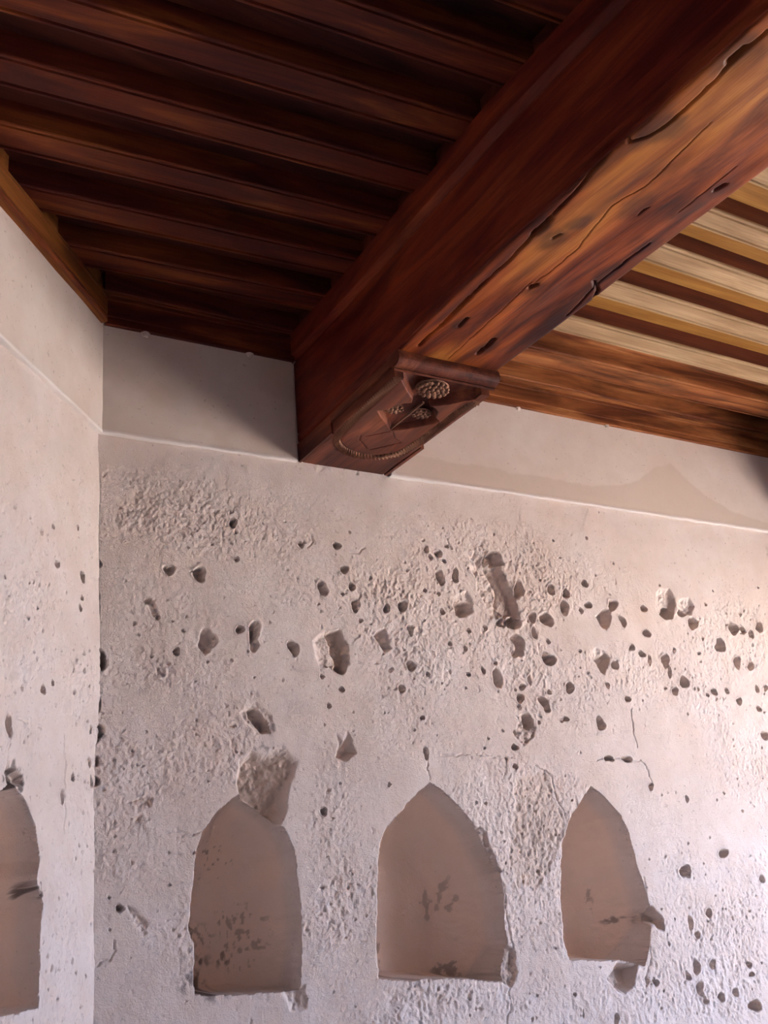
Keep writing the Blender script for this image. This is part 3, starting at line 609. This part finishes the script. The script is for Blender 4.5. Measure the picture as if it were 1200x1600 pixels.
# sides of the block: a stepped side board each side
for sgn, fx, nm in ((-1, bxl, 'L'), (1, bxr, 'R')):
    bm = bmesh.new(); off = 0.006 if sgn < 0 else -0.010; wdt = 0.03 if sgn < 0 else -0.03
    prism_bm(bm, [(fx(0)+off, 0), (fx(YF)+off, YF), (fx(YF)+off+wdt, YF), (fx(0)+off+wdt, 0)], ZC+0.003, ZBB)
    cpart('cheek', bm_obj('cheek', bm, W_CORB))
    bm = bmesh.new(); o2 = -0.003 if sgn < 0 else 0.003
    prism_bm(bm, [(fx(0)+o2, 0), (fx(-0.25)+o2, -0.25), (fx(-0.25)+off, -0.25), (fx(0)+off, 0)], ZC-0.002, ZBB-0.004); cpart('fillet', bm_obj('fillet', bm, W_CORB))
    bm = bmesh.new(); prism_bm(bm, [(fx(-.25)+o2, -.25), (fx(YF)+o2, YF), (fx(YF)+off, YF), (fx(-.25)+off, -.25)], ZC+0.036, ZBB-0.004); cpart('fillet', bm_obj('fillet', bm, W_CORB))
# moulded nose: hollow, fillet, round
pr = [(YF+0.02, ZC+0.045)]
pr += [(YF-0.002, ZC+0.030), (YF-0.006, ZC+0.020), (YF-0.013, ZC+0.016), (YF-0.015, ZC+0.022), (YF-0.012, ZC+0.026)]
for k in range(9):
    a = -math.pi*0.5 + k/8*math.pi*0.62; pr.append((YF-0.020-0.026*math.cos(a), ZC+0.050+0.024*math.sin(a)))
pr += [(YF-0.040, ZBB+0.004), (YF+0.02, ZBB+0.004)]
me = bpy.data.meshes.new('nose_moulding'); bm = bmesh.new()
def sec(xf): return [bm.verts.new((xf, p[0], p[1])) for p in pr]
a_ = sec(bxl(YF)-0.004); b_ = sec(bxr(YF)+0.002); n_ = len(pr)
bm.faces.new(a_); bm.faces.new(b_[::-1])
for i in range(n_): bm.faces.new((a_[i], b_[i], b_[(i+1) % n_], a_[(i+1) % n_]))
cpart('nose_moulding', bm_obj('nose_moulding', bm, W_CORB))
bm = bmesh.new(); prism_bm(bm, [(bxl(0)+.01, 0), (bxr(0)-.012, 0), (bxr(YF)-.012, YF+.01), (bxl(YF)+.01, YF+.01)], ZC+0.046, ZBB); cpart('core', bm_obj('core', bm, W_CORB))
# rope border: slanted ribs along a U
def resample(P, step):
    P = np.asarray(P, float)
    for _ in range(3):                            # smooth corners
        Q = [P[0]]
        for i in range(len(P)-1): Q += [0.75*P[i]+0.25*P[i+1], 0.25*P[i]+0.75*P[i+1]]
        P = np.array(Q+[P[-1]])
    dl = np.hypot(*np.diff(P, axis=0).T); c = np.concatenate([[0], np.cumsum(dl)]); n = int(c[-1]/step)
    return np.stack([np.interp(np.linspace(0, c[-1], n), c, P[:, i]) for i in (0, 1)], 1)
RP = resample(rope, 0.0125); bm = bmesh.new()
for i in range(1, len(RP)-1):
    tg = RP[i+1]-RP[i-1]; tg /= np.hypot(*tg); nn = np.array([-tg[1], tg[0]]); dr = nn*0.94+tg*0.34; dr /= np.hypot(*dr); pp = np.array([-dr[1], dr[0]])
    h, q = 0.0125, 0.0036; c = RP[i]
    base = [c-dr*h-pp*q, c+dr*h-pp*q, c+dr*h+pp*q, c-dr*h+pp*q]; top = [c-dr*h*.6, c+dr*h*.6]
    vb = [bm.verts.new((p[0], p[1], ZC+0.004)) for p in base]; vt = [bm.verts.new((p[0], p[1], ZC-0.010)) for p in top]
    for fc in ((vb[0], vb[1], vt[1], vt[0]), (vb[1], vb[2], vt[1]), (vb[2], vb[3], vt[0], vt[1]), (vb[3], vb[0], vt[0])): bm.faces.new(fc)
rp = cpart('rope_border', bm_obj('rope_border', bm, W_CARVE)); rp['label'] = 'twisted rope border carved in a U'
# rosettes
def rosette(name, c, ra, rb, rot, zc, rings, relief, br):
    """shallow dome covered with rings of round beads"""
    bm = bmesh.new(); cx, sx = math.cos(rot), math.sin(rot)
    def put(x, y, h): return (c[0]+x*cx-y*sx, c[1]+x*sx+y*cx, zc-h)
    nr, nt_ = 6, 28; prev = None
    for i in range(nr+1):
        r = 1-i/nr; ring = [bm.verts.new(put(r*ra*math.cos(t*2*math.pi/nt_), r*rb*math.sin(t*2*math.pi/nt_), relief*0.55*math.sqrt(1-r*r))) for t in range(nt_)] if i < nr else [bm.verts.new(put(0, 0, relief*0.55))]
        if prev is not None:
            for t in range(nt_): bm.faces.new((prev[t], prev[(t+1) % nt_], ring[(t+1) % nt_], ring[t]) if len(ring) > 1 else (prev[t], prev[(t+1) % nt_], ring[0]))
        prev = ring
    for k, n in enumerate(rings):
        r = k/(len(rings)-0.55)
        for q in range(n):
            a = 2*math.pi*(q+0.5*(k % 2))/n; x, y = r*ra*math.cos(a), r*rb*math.sin(a)
            p = put(x, y, relief*0.55*math.sqrt(max(0, 1-r*r))+br*0.35)
            bmesh.ops.create_icosphere(bm, subdivisions=1, radius=br*(1.25 if n == 1 else 1), matrix=Matrix.Translation(p))
    return cpart(name, bm_obj(name, bm, W_CARVE, None, True))
rosette('rosette', zz_(725,358), 0.058, 0.047, 0.4, ZC+0.026, (1, 6, 11, 16), 0.022, 0.0078)
rosette('leaf_rosette', zz_(450,495), 0.030, 0.026, 0.3, ZC+0.022, (1, 5, 9), 0.014, 0.0062)
rosette('leaf_rosette', zz_(640,528), 0.034, 0.028, 0.3, ZC+0.022, (1, 6, 10), 0.014, 0.0062)
a2, b2 = np.array(zz_(415,614)), np.array(zz_(655,425)); d2 = (b2-a2)/np.hypot(*(b2-a2)); n2_ = np.array([-d2[1], d2[0]])*0.0035
bm = bmesh.new(); pts = [a2-n2_*.3, b2-n2_, b2+n2_, a2+n2_*.3]
vb = [bm.verts.new((*p, ZC+0.010)) for p in pts]; vt = [bm.verts.new((*(a2*.5+p*.5 if 0 else p), ZC+(0.002 if k in (0, 3) else 0.004))) for k, p in enumerate(pts)]
bm.faces.new(vb[::-1]); bm.faces.new(vt)
for i in range(4): bm.faces.new((vb[i], vb[(i+1) % 4], vt[(i+1) % 4], vt[i]))
cpart('stem', bm_obj('stem', bm, W_CARVE))

# ------------------------------------------------------------------ second beam, added beyond the right picture edge to shade the wall corner
bm = bmesh.new(); prism_bm(bm, [(3.16, -0.02), (3.50, -0.02), (3.44, -4.8), (3.11, -4.8)], ZBB, ZJ)
bmesh.ops.bevel(bm, geom=bm.edges[:], offset=0.008, segments=2, affect='EDGES')
b2o = bpy.data.objects.new('ceiling_beam', None); COL.objects.link(b2o); b2o.location = (3.5, 0, ZBB)
tag(b2o, 'added red brown beam, unseen at the far right, shading the top right wall corner', 'beam')
o = bm_obj('timber', bm, W_BEAMS, b2o); o.location = (-3.5, 0, -ZBB)
bm = bmesh.new(); prism_bm(bm, [(3.165, -0.015), (3.495, -0.015), (3.485, -0.66), (3.155, -0.66)], ZC, ZBB-0.001)
bmesh.ops.bevel(bm, geom=bm.edges[:], offset=0.006, segments=2, affect='EDGES')
o = bm_obj('added_corbel_block', bm, W_CORB, b2o); o.location = (-3.5, 0, -ZBB)
